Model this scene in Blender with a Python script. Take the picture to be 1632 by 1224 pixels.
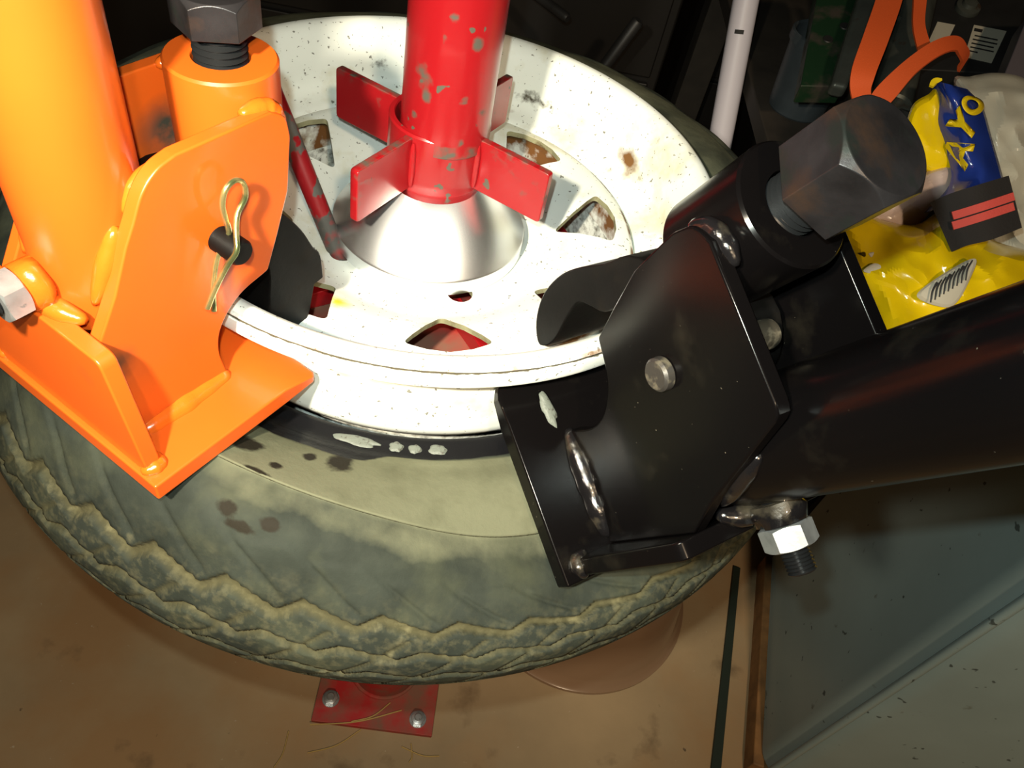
import bpy, bmesh, math, random
import numpy as np
from mathutils import Vector, Matrix, noise

# ------------------------------------------------------------------ camera, world, lights, exposure
H = 1.0                                    # wheel flange plane stands 1 m above the floor
sc = bpy.context.scene
for o in list(bpy.data.objects): bpy.data.objects.remove(o)
CAM = Vector((0.03836, -0.48431, 0.30622))
RIGHT = Vector((0.98376708, 0.07211532, 0.16432198))
UP = Vector((-0.16303138, 0.74181819, 0.65048177))
FWD = Vector((0.07498733, 0.6667122, -0.74153338))
FPX = 1226.0
cd = bpy.data.cameras.new('camera'); cam = bpy.data.objects.new('camera', cd); sc.collection.objects.link(cam)
cd.sensor_width = 36.0; cd.lens = FPX / 1632 * 36.0; cd.clip_start = 0.01
R3 = Matrix((RIGHT, UP, -FWD)).transposed()
cam.matrix_world = Matrix.Translation(CAM + Vector((0, 0, H))) @ R3.to_4x4()
sc.camera = cam
sc.view_settings.view_transform = 'Standard'; sc.view_settings.look = 'None'
sc.view_settings.gamma = 1.0; sc.view_settings.use_curve_mapping = False
sc.view_settings.exposure = 0.0
w = bpy.data.worlds.new('garage_dark'); sc.world = w; w.use_nodes = True
w.node_tree.nodes['Background'].inputs[0].default_value = (1.0, 0.85, 0.7, 1)
w.node_tree.nodes['Background'].inputs[1].default_value = 0.012

def lamp(name, kind, pos, power, col, radius, target=None, size=None, blend=0.5):
    ld = bpy.data.lights.new(name, kind); ld.energy = power; ld.color = col; ld.shadow_soft_size = radius
    o = bpy.data.objects.new(name, ld); sc.collection.objects.link(o)
    o.location = Vector(pos) + Vector((0, 0, H))
    if target is not None:
        o.rotation_euler = (Vector(target) - Vector(pos)).to_track_quat('-Z', 'Y').to_euler()
    if size: ld.spot_size = math.radians(size); ld.spot_blend = blend
    return o
# the phone's flash beside its lens, the headlamp a hand's breadth to the left, an added warm fill behind the camera for the floor
lamp('phone_flash', 'POINT', CAM + UP * 0.028 - RIGHT * 0.012 - FWD * 0.004, 9.5, (0.86, 1.0, 0.93), 0.004)
lamp('head_lamp', 'SPOT', (-0.105, -0.56, 0.40), 46.0, (1.0, 0.88, 0.68), 0.014, (0.01, -0.10, -0.06), 64, 1.0)
lamp('floor_fill', 'POINT', (0.45, -1.65, 1.30), 80.0, (1.0, 0.74, 0.48), 0.05)

# ------------------------------------------------------------------ helpers
def at(px, py, d):
    """point seen at photo pixel (px,py) at depth d metres (wheel frame)"""
    return CAM + d * (FWD + RIGHT * ((px - 816) / FPX) - UP * ((py - 612) / FPX))
COL = sc.collection
def empty(name, loc=(0, 0, 0)):
    o = bpy.data.objects.new(name, None); COL.objects.link(o); o.location = loc; o.empty_display_size = 0.05; return o
def tag(o, label=None, cat=None, group=None, kind=None):
    if label: o['label'] = label
    if cat: o['category'] = cat
    if group: o['group'] = group
    if kind: o['kind'] = kind
    return o
def obj(name, verts, faces, m=None, parent=None, smooth=30, bevel=0, seg=2):
    me = bpy.data.meshes.new(name); me.from_pydata([tuple(v) for v in verts], [], [tuple(f) for f in faces]); me.update()
    return fin(name, me, m, parent, smooth, bevel, seg)
def fin(name, me, m=None, parent=None, smooth=30, bevel=0, seg=2):
    bm = bmesh.new(); bm.from_mesh(me); bmesh.ops.recalc_face_normals(bm, faces=bm.faces); bm.to_mesh(me); bm.free()
    if smooth:
        me.polygons.foreach_set('use_smooth', [True] * len(me.polygons))
        if smooth < 180: me.set_sharp_from_angle(angle=math.radians(smooth))
    o = bpy.data.objects.new(name, me); COL.objects.link(o)
    if m: me.materials.append(m)
    if parent: o.parent = parent
    if bevel:
        b = o.modifiers.new('bevel', 'BEVEL'); b.width = bevel; b.segments = seg; b.limit_method = 'ANGLE'; b.angle_limit = math.radians(40)
        b.harden_normals = True
    return o
class MB:
    def __init__(s): s.v = []; s.f = []
    def add(s, v, f):
        n = len(s.v); s.v += [tuple(x) for x in v]; s.f += [tuple(i + n for i in q) for q in f]; return s
    def build(s, name, m, parent=None, **k): return obj(name, s.v, s.f, m, parent, **k)
def prism(poly, a, b, fn):
    """poly 2D points, extruded from a to b ; fn(x,y,t)->3D"""
    n = len(poly)
    v = [fn(x, y, a) for x, y in poly] + [fn(x, y, b) for x, y in poly]
    f = [tuple(range(n)), tuple(range(2 * n - 1, n - 1, -1))] + [(i, (i + 1) % n, n + (i + 1) % n, n + i) for i in range(n)]
    return v, f
def basis(d):
    d = Vector(d).normalized(); a = Vector((0, 0, 1)) if abs(d.z) < 0.9 else Vector((1, 0, 0))
    x = d.cross(a).normalized(); return x, d.cross(x).normalized(), d
def lathe(prof, p0, axis, n=48, close=False, caps=True):
    """prof list of (radius, along)"""
    x, y, d = basis(axis); p0 = Vector(p0); v = []; f = []
    k = len(prof)
    for i in range(n):
        a = 2 * math.pi * i / n
        for r, h in prof: v.append(p0 + d * h + (x * math.cos(a) + y * math.sin(a)) * r)
    for i in range(n):
        j = (i + 1) % n
        for q in range(k - 1 if not close else k): f.append((i * k + q, j * k + q, j * k + (q + 1) % k, i * k + (q + 1) % k))
    if caps and not close:
        f.append(tuple(i * k for i in range(n))); f.append(tuple(i * k + k - 1 for i in reversed(range(n))))
    return v, f
def cyl(p0, p1, r, n=32, ch=0.0):
    p0 = Vector(p0); L = (Vector(p1) - p0).length
    pr = [(r, 0), (r, L)] if not ch else [(r - ch, 0), (r, ch), (r, L - ch), (r - ch, L)]
    return lathe(pr, p0, Vector(p1) - p0, n)
def tube(path, rad, n=10, caps=True, closed=False):
    """round wire along a path ; rad number or list"""
    P = [Vector(p) for p in path]; m = len(P); v = []; f = []
    T = []
    for i in range(m):
        a = P[(i - 1) % m] if (closed or i > 0) else P[i]; b = P[(i + 1) % m] if (closed or i < m - 1) else P[i]
        T.append((b - a).normalized())
    x, y, _ = basis(T[0])
    for i in range(m):
        x = (x - T[i] * x.dot(T[i])).normalized(); y = T[i].cross(x)
        r = rad[i] if isinstance(rad, (list, tuple)) else rad
        for k in range(n):
            a = 2 * math.pi * k / n; v.append(P[i] + (x * math.cos(a) + y * math.sin(a)) * r)
    for i in range(m if closed else m - 1):
        j = (i + 1) % m
        for k in range(n): f.append((i * n + k, i * n + (k + 1) % n, j * n + (k + 1) % n, j * n + k))
    if caps and not closed: f.append(tuple(reversed(range(n)))); f.append(tuple((m - 1) * n + k for k in range(n)))
    return v, f
def cat(pts, sub=6, closed=False):
    """Catmull-Rom through points"""
    P = [Vector(p) for p in pts]; n = len(P); out = []
    for i in range(n if closed else n - 1):
        p0 = P[(i - 1) % n] if (closed or i > 0) else P[i] * 2 - P[i + 1]
        p1 = P[i]; p2 = P[(i + 1) % n]; p3 = P[(i + 2) % n] if (closed or i < n - 2) else p2 * 2 - p1
        for s in range(sub):
            t = s / sub
            out.append(0.5 * ((2 * p1) + (p2 - p0) * t + (2 * p0 - 5 * p1 + 4 * p2 - p3) * t * t + (3 * p1 - p0 - 3 * p2 + p3) * t ** 3))
    if not closed: out.append(P[-1])
    return out
def cat2(pts, sub=6, closed=False): return [(p.x, p.y) for p in cat([(a, b, 0) for a, b in pts], sub, closed)]
def box(a, b): 
    x0, y0, z0 = a; x1, y1, z1 = b
    v = [(x, y, z) for x in (x0, x1) for y in (y0, y1) for z in (z0, z1)]
    return v, [(0, 1, 3, 2), (4, 6, 7, 5), (0, 4, 5, 1), (2, 3, 7, 6), (0, 2, 6, 4), (1, 5, 7, 3)]
def hexhead(R, z0, z1, p0, axis, tilt=0.5, both=False, n=72, rot=0.0):
    """hexagonal head with the turned chamfer of a real bolt"""
    x, y, d = basis(axis); p0 = Vector(p0); ap = R * math.cos(math.pi / 6); rc = ap * 0.97
    v = []; f = []
    for i in range(n):
        a = 2 * math.pi * i / n; m = ((a + math.pi / 6) % (math.pi / 3)) - math.pi / 6
        h = ap / math.cos(m); u = x * math.cos(a + rot) + y * math.sin(a + rot); c = (h - rc) * tilt
        for r, z in ((rc if both else h, z0), (h, z0 + (c if both else 0)), (h, z1 - c), (rc, z1)):
            v.append(p0 + d * z + u * r)
    for i in range(n):
        j = (i + 1) % n
        for q in range(3):
            if q == 0 and not both: continue
            f.append((i * 4 + q, j * 4 + q, j * 4 + q + 1, i * 4 + q + 1))
    f.append(tuple(i * 4 + (0 if both else 1) for i in reversed(range(n)))); f.append(tuple(i * 4 + 3 for i in range(n)))
    if not both:
        keep = [k for k in range(len(v)) if k % 4]; mp = {k: q for q, k in enumerate(keep)}
        v = [v[k] for k in keep]; f = [tuple(mp[k] for k in q) for q in f]
    return v, f
def thread(r, z0, z1, pitch, p0, axis, n=32, depth=None):
    depth = depth or pitch * 0.5; pr = []; z = z0
    while z < z1 - 1e-9:
        pr += [(r - depth, z), (r, z + pitch * 0.5)]; z += pitch
    pr.append((r - depth, z1)); return lathe(pr, p0, axis, n)
def weld(path, r, seed=0, lump=0.16):
    P = cat(path, 8); rr = [r * (1 + lump * noise.noise(Vector((i * 0.30, seed * 3.1, 0)))) for i in range(len(P))]
    rr = [q * (0.30 + 0.70 * max(0.0, math.sin(math.pi * i / (len(P) - 1))) ** 0.5) for i, q in enumerate(rr)]
    return tube(P, rr, 10)

# ------------------------------------------------------------------ materials
def rgb(*c): return (c[0], c[1], c[2], 1)
def M(name, col, rough=0.5, metal=0.0, layers=(), bump=0.0, bscale=300.0, coat=0.0, var=0.0, vscale=8.0, spec=0.5, alpha=1.0, trans=0.0):
    m = bpy.data.materials.new(name); m.use_nodes = True; t = m.node_tree; N = t.nodes; L = t.links
    b = N['Principled BSDF']; b.inputs['Metallic'].default_value = metal
    b.inputs['Specular IOR Level'].default_value = spec; b.inputs['Coat Weight'].default_value = coat; b.inputs['Coat Roughness'].default_value = 0.08
    b.inputs['Alpha'].default_value = alpha; b.inputs['Transmission Weight'].default_value = trans
    tc = N.new('ShaderNodeTexCoord')
    def nz(scale, detail=4.0, rgh=0.55):
        n = N.new('ShaderNodeTexNoise'); n.inputs['Scale'].default_value = scale; n.inputs['Detail'].default_value = detail; n.inputs['Roughness'].default_value = rgh
        L.new(tc.outputs['Object'], n.inputs['Vector']); return n.outputs['Fac']
    def rng(src, lo, hi):
        q = N.new('ShaderNodeMapRange'); q.inputs[1].default_value = lo; q.inputs[2].default_value = hi; L.new(src, q.inputs[0]); return q.outputs[0]
    def mul(a, bb):
        q = N.new('ShaderNodeMath'); q.operation = 'MULTIPLY'; q.use_clamp = True
        for i, s in enumerate((a, bb)):
            if isinstance(s, (int, float)): q.inputs[i].default_value = s
            else: L.new(s, q.inputs[i])
        return q.outputs[0]
    c = N.new('ShaderNodeRGB'); c.outputs[0].default_value = rgb(*col); cs = c.outputs[0]
    r = N.new('ShaderNodeValue'); r.outputs[0].default_value = rough; rs = r.outputs[0]
    ms = None
    if metal: mv = N.new('ShaderNodeValue'); mv.outputs[0].default_value = metal; ms = mv.outputs[0]
    if var:
        mx = N.new('ShaderNodeMix'); mx.data_type = 'RGBA'; mx.blend_type = 'MULTIPLY'; mx.inputs[0].default_value = 1
        v2 = N.new('ShaderNodeMapRange'); v2.inputs[1].default_value = 0.3; v2.inputs[2].default_value = 0.7; v2.inputs[3].default_value = 1 - var; v2.inputs[4].default_value = 1 + var * 0.5
        L.new(nz(vscale, 6), v2.inputs[0])
        cc = N.new('ShaderNodeCombineColor')
        for i in range(3): L.new(v2.outputs[0], cc.inputs[i])
        L.new(cs, mx.inputs[6]); L.new(cc.outputs[0], mx.inputs[7]); cs = mx.outputs[2]
    for ly in layers:
        # ly: dict(col, rough, noise=(scale,lo,hi[,detail]), attr=name, radial=(r0,halfwidth), amt)
        mask = None
        if 'noise' in ly:
            q = ly['noise']; mask = rng(nz(q[0], q[3] if len(q) > 3 else 5), q[1], q[2])
        if 'attr' in ly:
            a = N.new('ShaderNodeAttribute'); a.attribute_name = ly['attr']
            s = a.outputs['Fac']
            if 'soft' in ly:       # break the edge up with noise
                nn = nz(ly['soft'], 5); ad = N.new('ShaderNodeMath'); ad.operation = 'ADD'; L.new(s, ad.inputs[0]); L.new(nn, ad.inputs[1]); s = rng(ad.outputs[0], 0.85, 1.15)
            mask = s if mask is None else mul(mask, s)
        if 'radial' in ly:
            sp = N.new('ShaderNodeSeparateXYZ'); L.new(tc.outputs['Object'], sp.inputs[0])
            cb = N.new('ShaderNodeCombineXYZ'); L.new(sp.outputs[0], cb.inputs[0]); L.new(sp.outputs[1], cb.inputs[1])
            ln = N.new('ShaderNodeVectorMath'); ln.operation = 'LENGTH'; L.new(cb.outputs[0], ln.inputs[0])
            sb = N.new('ShaderNodeMath'); sb.operation = 'SUBTRACT'; L.new(ln.outputs['Value'], sb.inputs[0]); sb.inputs[1].default_value = ly['radial'][0]
            ab = N.new('ShaderNodeMath'); ab.operation = 'ABSOLUTE'; L.new(sb.outputs[0], ab.inputs[0])
            s = rng(ab.outputs[0], ly['radial'][1], ly['radial'][1] * 0.3); mask = s if mask is None else mul(mask, s)
        if 'sphere' in ly:
            ds = N.new('ShaderNodeVectorMath'); ds.operation = 'DISTANCE'; L.new(tc.outputs['Object'], ds.inputs[0]); ds.inputs[1].default_value = ly['sphere'][0]
            s = rng(ds.outputs['Value'], ly['sphere'][1], ly['sphere'][1] * 0.25); mask = s if mask is None else mul(mask, s)
        if ly.get('amt', 1) != 1: mask = mul(mask, ly['amt'])
        mx = N.new('ShaderNodeMix'); mx.data_type = 'RGBA'; L.new(mask, mx.inputs[0]); L.new(cs, mx.inputs[6]); mx.inputs[7].default_value = rgb(*ly['col']); cs = mx.outputs[2]
        if 'rough' in ly:
            mr = N.new('ShaderNodeMix'); mr.data_type = 'FLOAT'; L.new(mask, mr.inputs[0]); L.new(rs, mr.inputs[2]); mr.inputs[3].default_value = ly['rough']; rs = mr.outputs[0]
        if ms is not None and 'metal' in ly:
            mr = N.new('ShaderNodeMix'); mr.data_type = 'FLOAT'; L.new(mask, mr.inputs[0]); L.new(ms, mr.inputs[2]); mr.inputs[3].default_value = ly['metal']; ms = mr.outputs[0]
    L.new(cs, b.inputs['Base Color']); L.new(rs, b.inputs['Roughness'])
    if ms is not None: L.new(ms, b.inputs['Metallic'])
    if bump:
        bp = N.new('ShaderNodeBump'); bp.inputs['Strength'].default_value = bump; bp.inputs['Distance'].default_value = 0.001
        L.new(nz(bscale, 6, 0.65), bp.inputs['Height']); L.new(bp.outputs[0], b.inputs['Normal'])
    return m
m_orange = M('orange_powder_coat', (0.60, 0.092, 0.008), 0.34, coat=0.18, var=0.06, vscale=14, layers=[dict(col=(0.03, 0.03, 0.02), rough=0.7, sphere=((0.000, -0.027, 0.108), 0.020), noise=(60, 0.2, 0.6)), dict(col=(0.03, 0.028, 0.015), rough=0.7, sphere=((0.090, 0.030, 0.052), 0.014), noise=(60, 0.25, 0.6))], bump=0.05, bscale=60)
m_orange_weld = M('orange_painted_weld', (0.62, 0.105, 0.008), 0.2, coat=0.6, bump=0.35, bscale=160)
m_black = M('black_gloss_paint', (0.0026, 0.0022, 0.0023), 0.20, spec=0.17, coat=0.0, layers=[dict(col=(0.10, 0.085, 0.055), rough=0.9, noise=(30, 0.58, 0.80, 7), amt=0.10), dict(col=(0.16, 0.14, 0.10), rough=0.9, noise=(420, 0.755, 0.79, 2), amt=0.5)], bump=0.02, bscale=40)
m_black_weld = M('black_painted_weld', (0.006, 0.0055, 0.006), 0.14, coat=0.6, layers=[dict(col=(0.10, 0.085, 0.055), rough=0.9, noise=(60, 0.55, 0.75, 6), amt=0.5)], bump=0.5, bscale=170)
m_jaw = M('black_oxide_steel', (0.0035, 0.0032, 0.003), 0.5, spec=0.12, var=0.4, vscale=40, layers=[dict(col=(0.010, 0.008, 0.006), rough=0.7, noise=(45, 0.55, 0.75))], bump=0.15, bscale=200)
m_bolt = M('dark_oxide_bolt', (0.035, 0.032, 0.034), 0.34, metal=0.55, var=0.5, vscale=45, layers=[dict(col=(0.05, 0.028, 0.018), rough=0.55, noise=(40, 0.52, 0.70)), dict(col=(0.02, 0.025, 0.022), rough=0.45, noise=(70, 0.55, 0.7))], bump=0.12, bscale=220)
m_thread = M('oily_thread_steel', (0.014, 0.015, 0.016), 0.30, metal=0.35, bump=0.1)
m_zinc = M('zinc_plated_steel', (0.50, 0.53, 0.54), 0.34, metal=0.75, var=0.25, vscale=120, layers=[dict(col=(0.08, 0.08, 0.075), rough=0.7, noise=(160, 0.60, 0.72))], bump=0.08)
m_yzinc = M('yellow_zinc_wire', (0.62, 0.52, 0.22), 0.22, metal=0.85, layers=[dict(col=(0.20, 0.24, 0.10), noise=(90, 0.45, 0.6))])
m_pin = M('dull_steel_pin', (0.040, 0.037, 0.033), 0.45, metal=0.4, layers=[dict(col=(0.10, 0.088, 0.06), rough=0.9, noise=(160, 0.54, 0.68))], bump=0.1)
m_pin2 = M('dusty_bare_pin', (0.060, 0.053, 0.040), 0.4, metal=0.4, layers=[dict(col=(0.16, 0.14, 0.10), rough=0.9, noise=(160, 0.50, 0.65))], bump=0.1)
m_red = M('chipped_red_paint', (0.27, 0.006, 0.009), 0.28, coat=0.2, layers=[dict(col=(0.075, 0.07, 0.05), rough=0.6, noise=(36, 0.68, 0.69, 3)), dict(col=(0.075, 0.07, 0.05), rough=0.6, noise=(80, 0.71, 0.72, 2)), dict(col=(0.07, 0.065, 0.05), rough=0.6, attr='chip', soft=120)])
m_redrod = M('worn_red_rod', (0.26, 0.006, 0.010), 0.4, layers=[dict(col=(0.085, 0.085, 0.075), rough=0.65, noise=(60, 0.50, 0.53, 3)), dict(col=(0.06, 0.06, 0.055), rough=0.6, attr='chip', soft=120)])
m_reddull = M('dusty_red_paint', (0.40, 0.012, 0.012), 0.5, layers=[dict(col=(0.15, 0.11, 0.07), rough=0.9, noise=(22, 0.36, 0.66, 7), amt=0.8)], bump=0.1, bscale=90)
m_alu = M('turned_aluminium', (0.82, 0.84, 0.86), 0.27, metal=1.0)
m_alu.node_tree.nodes['Principled BSDF'].inputs['Anisotropic'].default_value = 0.75
tg = m_alu.node_tree.nodes.new('ShaderNodeTangent'); tg.direction_type = 'RADIAL'; tg.axis = 'Z'
m_alu.node_tree.links.new(tg.outputs[0], m_alu.node_tree.nodes['Principled BSDF'].inputs['Tangent'])
rimlay = [dict(col=(0.50, 0.46, 0.26), rough=0.6, noise=(20, 0.54, 0.70, 7), amt=0.65),
          dict(col=(0.055, 0.05, 0.03), rough=0.8, noise=(300, 0.672, 0.695, 2), amt=0.8),
          dict(col=(0.05, 0.045, 0.03), rough=0.8, noise=(80, 0.735, 0.76, 3), amt=0.8),
          dict(col=(0.16, 0.07, 0.015), rough=0.9, attr='rust', soft=55),
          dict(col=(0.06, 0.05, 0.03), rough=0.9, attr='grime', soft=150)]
m_rim = M('old_white_rim_paint', (0.78, 0.82, 0.78), 0.38, layers=rimlay, bump=0.08, bscale=120)
m_disc = M('old_white_disc_paint', (0.78, 0.82, 0.78), 0.38, layers=rimlay[:3] + [dict(col=(0.75, 0.62, 0.03), sphere=((-0.047, -0.110, 0.155), 0.012), noise=(90, 0.35, 0.5)), dict(col=(0.15, 0.06, 0.012), rough=0.9, radial=(0.1585, 0.0028), noise=(28, 0.44, 0.55))], bump=0.08, bscale=120)
m_ventedge = M('dirty_vent_edge', (0.30, 0.29, 0.17), 0.7, var=0.5, vscale=60, layers=[dict(col=(0.10, 0.055, 0.02), rough=0.9, noise=(70, 0.55, 0.68))])
m_tyre = M('dusty_tyre_rubber', (0.028, 0.033, 0.027), 0.68, var=0.35, vscale=30, layers=[
    dict(col=(0.080, 0.086, 0.050), rough=0.9, noise=(26, 0.46, 0.74, 8), amt=0.45),
    dict(col=(0.118, 0.122, 0.080), rough=0.92, attr='dust', soft=18),
    dict(col=(0.070, 0.072, 0.045), rough=0.92, noise=(30, 0.47, 0.66, 9), attr='dust', amt=0.55),
    dict(col=(0.072, 0.064, 0.031), rough=0.95, attr='dirt', amt=0.7),
    dict(col=(0.125, 0.115, 0.064), rough=0.95, noise=(190, 0.47, 0.66, 9), attr='tread', amt=0.34), dict(col=(0.30, 0.27, 0.15), rough=0.95, noise=(48, 0.60, 0.72, 10), attr='tread', amt=0.30),
    dict(col=(0.016, 0.014, 0.010), rough=0.6, attr='spot', soft=130),
    dict(col=(0.006, 0.006, 0.007), rough=0.10, attr='wet', soft=45)], bump=0.45, bscale=150, spec=0.05)
m_floor = M('dirty_concrete', (0.41, 0.295, 0.165), 0.85, var=0.30, vscale=2.6, layers=[
    dict(col=(0.38, 0.215, 0.09), rough=0.85, noise=(3.2, 0.48, 0.66, 6), amt=0.8), dict(col=(0.14, 0.09, 0.045), rough=0.9, noise=(9, 0.60, 0.72, 6), amt=0.75),
    dict(col=(0.50, 0.40, 0.27), rough=0.9, noise=(120, 0.735, 0.76, 2), amt=0.9), dict(col=(0.045, 0.03, 0.018), rough=0.9, noise=(45, 0.72, 0.76, 4), amt=0.7)], bump=0.3, bscale=60)
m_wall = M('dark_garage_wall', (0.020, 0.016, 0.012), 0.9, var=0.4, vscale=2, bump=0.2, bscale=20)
m_cab = M('grey_green_enamel', (0.255, 0.34, 0.335), 0.30, var=0.12, vscale=5, layers=[dict(col=(0.02, 0.025, 0.02), rough=0.7, noise=(55, 0.70, 0.73, 2), amt=0.8), dict(col=(0.10, 0.09, 0.05), rough=0.8, noise=(30, 0.68, 0.74, 5), amt=0.6)], bump=0.03, bscale=18)
m_wood = M('raw_wood_runner', (0.26, 0.125, 0.04), 0.7, var=0.4, vscale=30, bump=0.2, bscale=80)
m_white = M('white_plastic_pole', (0.62, 0.60, 0.68), 0.42)
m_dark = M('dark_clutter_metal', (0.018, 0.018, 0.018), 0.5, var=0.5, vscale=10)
m_ink = M('black_ink', (0.012, 0.012, 0.012), 0.7)
m_bucket = M('blue_grey_plastic', (0.035, 0.046, 0.054), 0.5, var=0.2, vscale=20)
m_green = M('green_machine_paint', (0.006, 0.026, 0.010), 0.45, layers=[dict(col=(0.03, 0.025, 0.018), rough=0.8, noise=(25, 0.5, 0.65))])
m_greymetal = M('grey_scuffed_metal', (0.10, 0.11, 0.095), 0.4, metal=0.4, var=0.4, vscale=15, layers=[dict(col=(0.05, 0.025, 0.012), rough=0.8, noise=(30, 0.6, 0.7))])
m_strap = M('orange_webbing', (0.72, 0.10, 0.015), 0.75, bump=0.3, bscale=500)
m_card = M('paper_label', (0.50, 0.47, 0.38), 0.8)
m_mauve = M('mauve_painted_panel', (0.12, 0.105, 0.12), 0.5)
m_bench = M('dark_bench_board', (0.030, 0.024, 0.018), 0.75, var=0.4, vscale=15, bump=0.2, bscale=40)
m_yel = M('yellow_plastic_film', (0.85, 0.60, 0.004), 0.20, coat=0.3, var=0.15, vscale=12, bump=0.25, bscale=45)
m_blue = M('blue_plastic_film', (0.016, 0.040, 0.26), 0.18, coat=0.4, bump=0.2, bscale=50)
m_yink = M('yellow_print', (0.80, 0.58, 0.01), 0.3)
m_clear = M('milky_plastic_film', (0.72, 0.70, 0.58), 0.22, var=0.15, vscale=9, trans=0.15, bump=0.35, bscale=40)
m_pink = M('pinkish_plastic_film', (0.60, 0.48, 0.44), 0.2, var=0.12, vscale=14, bump=0.3, bscale=45)
m_web = M('black_webbing', (0.012, 0.010, 0.010), 0.8, bump=0.5, bscale=420)
m_redweb = M('coral_stripe_webbing', (0.62, 0.075, 0.06), 0.75, bump=0.5, bscale=420)
m_pan = M('brown_translucent_plastic', (0.30, 0.19, 0.115), 0.22, trans=0.1)
m_foam = M('soap_foam', (0.11, 0.125, 0.108), 0.5, layers=[dict(col=(0.06, 0.06, 0.05), noise=(420, 0.60, 0.66, 2))], bump=0.5, bscale=600)
m_straw = M('dry_straw', (0.46, 0.31, 0.10), 0.8)

# ------------------------------------------------------------------ structure
v, f = box((-2.6, -2.2, -1.05), (3.2, 3.4, -1.0)); fl = obj('floor', v, f, m_floor, smooth=0); tag(fl, kind='structure')
v, f = box((-2.6, 3.4, -1.05), (3.2, 3.5, 1.5)); tag(obj('wall_back', v, f, m_wall, smooth=0), kind='structure')
v, f = box((-2.7, -2.2, -1.05), (-2.6, 3.5, 1.5)); tag(obj('wall_left', v, f, m_wall, smooth=0), kind='structure')
v, f = box((3.2, -2.2, -1.05), (3.3, 3.5, 1.5)); tag(obj('wall_right', v, f, m_wall, smooth=0), kind='structure')

# ------------------------------------------------------------------ tyre changer stand
st = tag(empty('tire_changer', (0, 0, -1.0)), 'red tire changer stand bolted to the floor under the wheel', 'stand')
def P0(v, dz=1.0): return [(x, y, z + dz) for x, y, z in v]
v, f = box((-0.096, -0.092, -1.0), (0.096, 0.100, -0.99)); obj('base_plate', P0(v), f, m_reddull, st, smooth=0, bevel=0.001)
v, f = cyl((0.004, 0.012, -0.99), (0.004, 0.012, -0.125), 0.055, 40); obj('column', P0(v), f, m_reddull, st)
v, f = weld([(0.004 + 0.056 * math.cos(a * math.pi / 12), 0.012 + 0.056 * math.sin(a * math.pi / 12), -0.989) for a in range(25)], 0.004, 2); obj('weld_bead', P0(v), f, m_reddull, st)
v, f = lathe([(0.03, 0), (0.148, 0), (0.150, 0.002), (0.150, 0.008), (0.148, 0.010), (0.03, 0.010)], (0, 0, -0.128), (0, 0, 1), 64, close=True); obj('support_plate', P0(v), f, m_reddull, st)
for k in range(4):
    a = math.radians(35 + 90 * k); d = Vector((math.cos(a), math.sin(a), 0)); n = Vector((-d.y, d.x, 0))
    v, f = prism([(0.05, -0.129), (0.145, -0.129), (0.145, -0.139), (0.056, -0.22)], -0.004, 0.004, lambda x, y, t: d * x + n * t + Vector((0, 0, y)))
    obj('gusset', P0([tuple(q) for q in v]), f, m_reddull, st, smooth=0, bevel=0.0008)
    # a raised rib on the plate that shows through the vents
    v, f = prism([(0.05, -0.118), (0.140, -0.118), (0.140, -0.106), (0.05, -0.100)], -0.005, 0.005, lambda x, y, t: d * x + n * t + Vector((0, 0, y)))
    obj('rib', P0([tuple(q) for q in v]), f, m_red, st, smooth=0, bevel=0.001)
for bx, by in ((-0.073, -0.056), (0.070, -0.070), (-0.073, 0.080), (0.070, 0.080)):
    b = MB(); b.add(*hexhead(0.0115, 0.0025, 0.011, (bx, by, 0.010), (0, 0, 1))); b.add(*cyl((bx, by, 0.010), (bx, by, 0.0126), 0.0135, 28)); b.add(*cyl((bx, by, 0.020), (bx, by, 0.024), 0.006, 20, 0.001))
    b.build('anchor_bolt', m_zinc, st)

# ------------------------------------------------------------------ wheel rim
wh = tag(empty('wheel_rim', (0, 0, -0.216)), 'white painted steel wheel rim with rust and eight vent holes', 'wheel rim')
def lathe_attr(name, prof, n, m, parent, dz, attrs):
    k = len(prof); v = []; f = []; A = {a: [] for a in attrs}
    for i in range(n):
        a = 2 * math.pi * i / n
        for q, (r, z) in enumerate(prof):
            p = (r * math.cos(a), r * math.sin(a), z + dz); v.append(p)
            for nm, fn in attrs.items(): A[nm].append(fn(r, a, z, q))
    for i in range(n):
        j = (i + 1) % n
        for q in range(k): f.append((i * k + q, j * k + q, j * k + (q + 1) % k, i * k + (q + 1) % k))
    me = bpy.data.meshes.new(name); me.from_pydata(v, [], f); me.update()
    for nm in attrs:
        at_ = me.attributes.new(nm, 'FLOAT', 'POINT'); at_.data.foreach_set('value', A[nm])
    return fin(name, me, m, parent, smooth=50)
outer = [(0.2072, -0.0010), (0.2086, -0.0024), (0.2084, -0.0031), (0.2068, -0.0034), (0.2068, -0.0053), (0.2088, -0.0060), (0.2094, -0.0130), (0.2085, -0.0158), (0.2060, -0.0166), (0.2000, -0.0172), (0.1945, -0.0195), (0.1922, -0.026), (0.1914, -0.050), (0.1910, -0.070), (0.1895, -0.082), (0.184, -0.092), (0.170, -0.103), (0.165, -0.112),
         (0.165, -0.130), (0.170, -0.142), (0.186, -0.158), (0.191, -0.172), (0.192, -0.190), (0.196, -0.198), (0.206, -0.2005), (0.2085, -0.204), (0.2085, -0.2145), (0.206, -0.216)]
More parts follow.
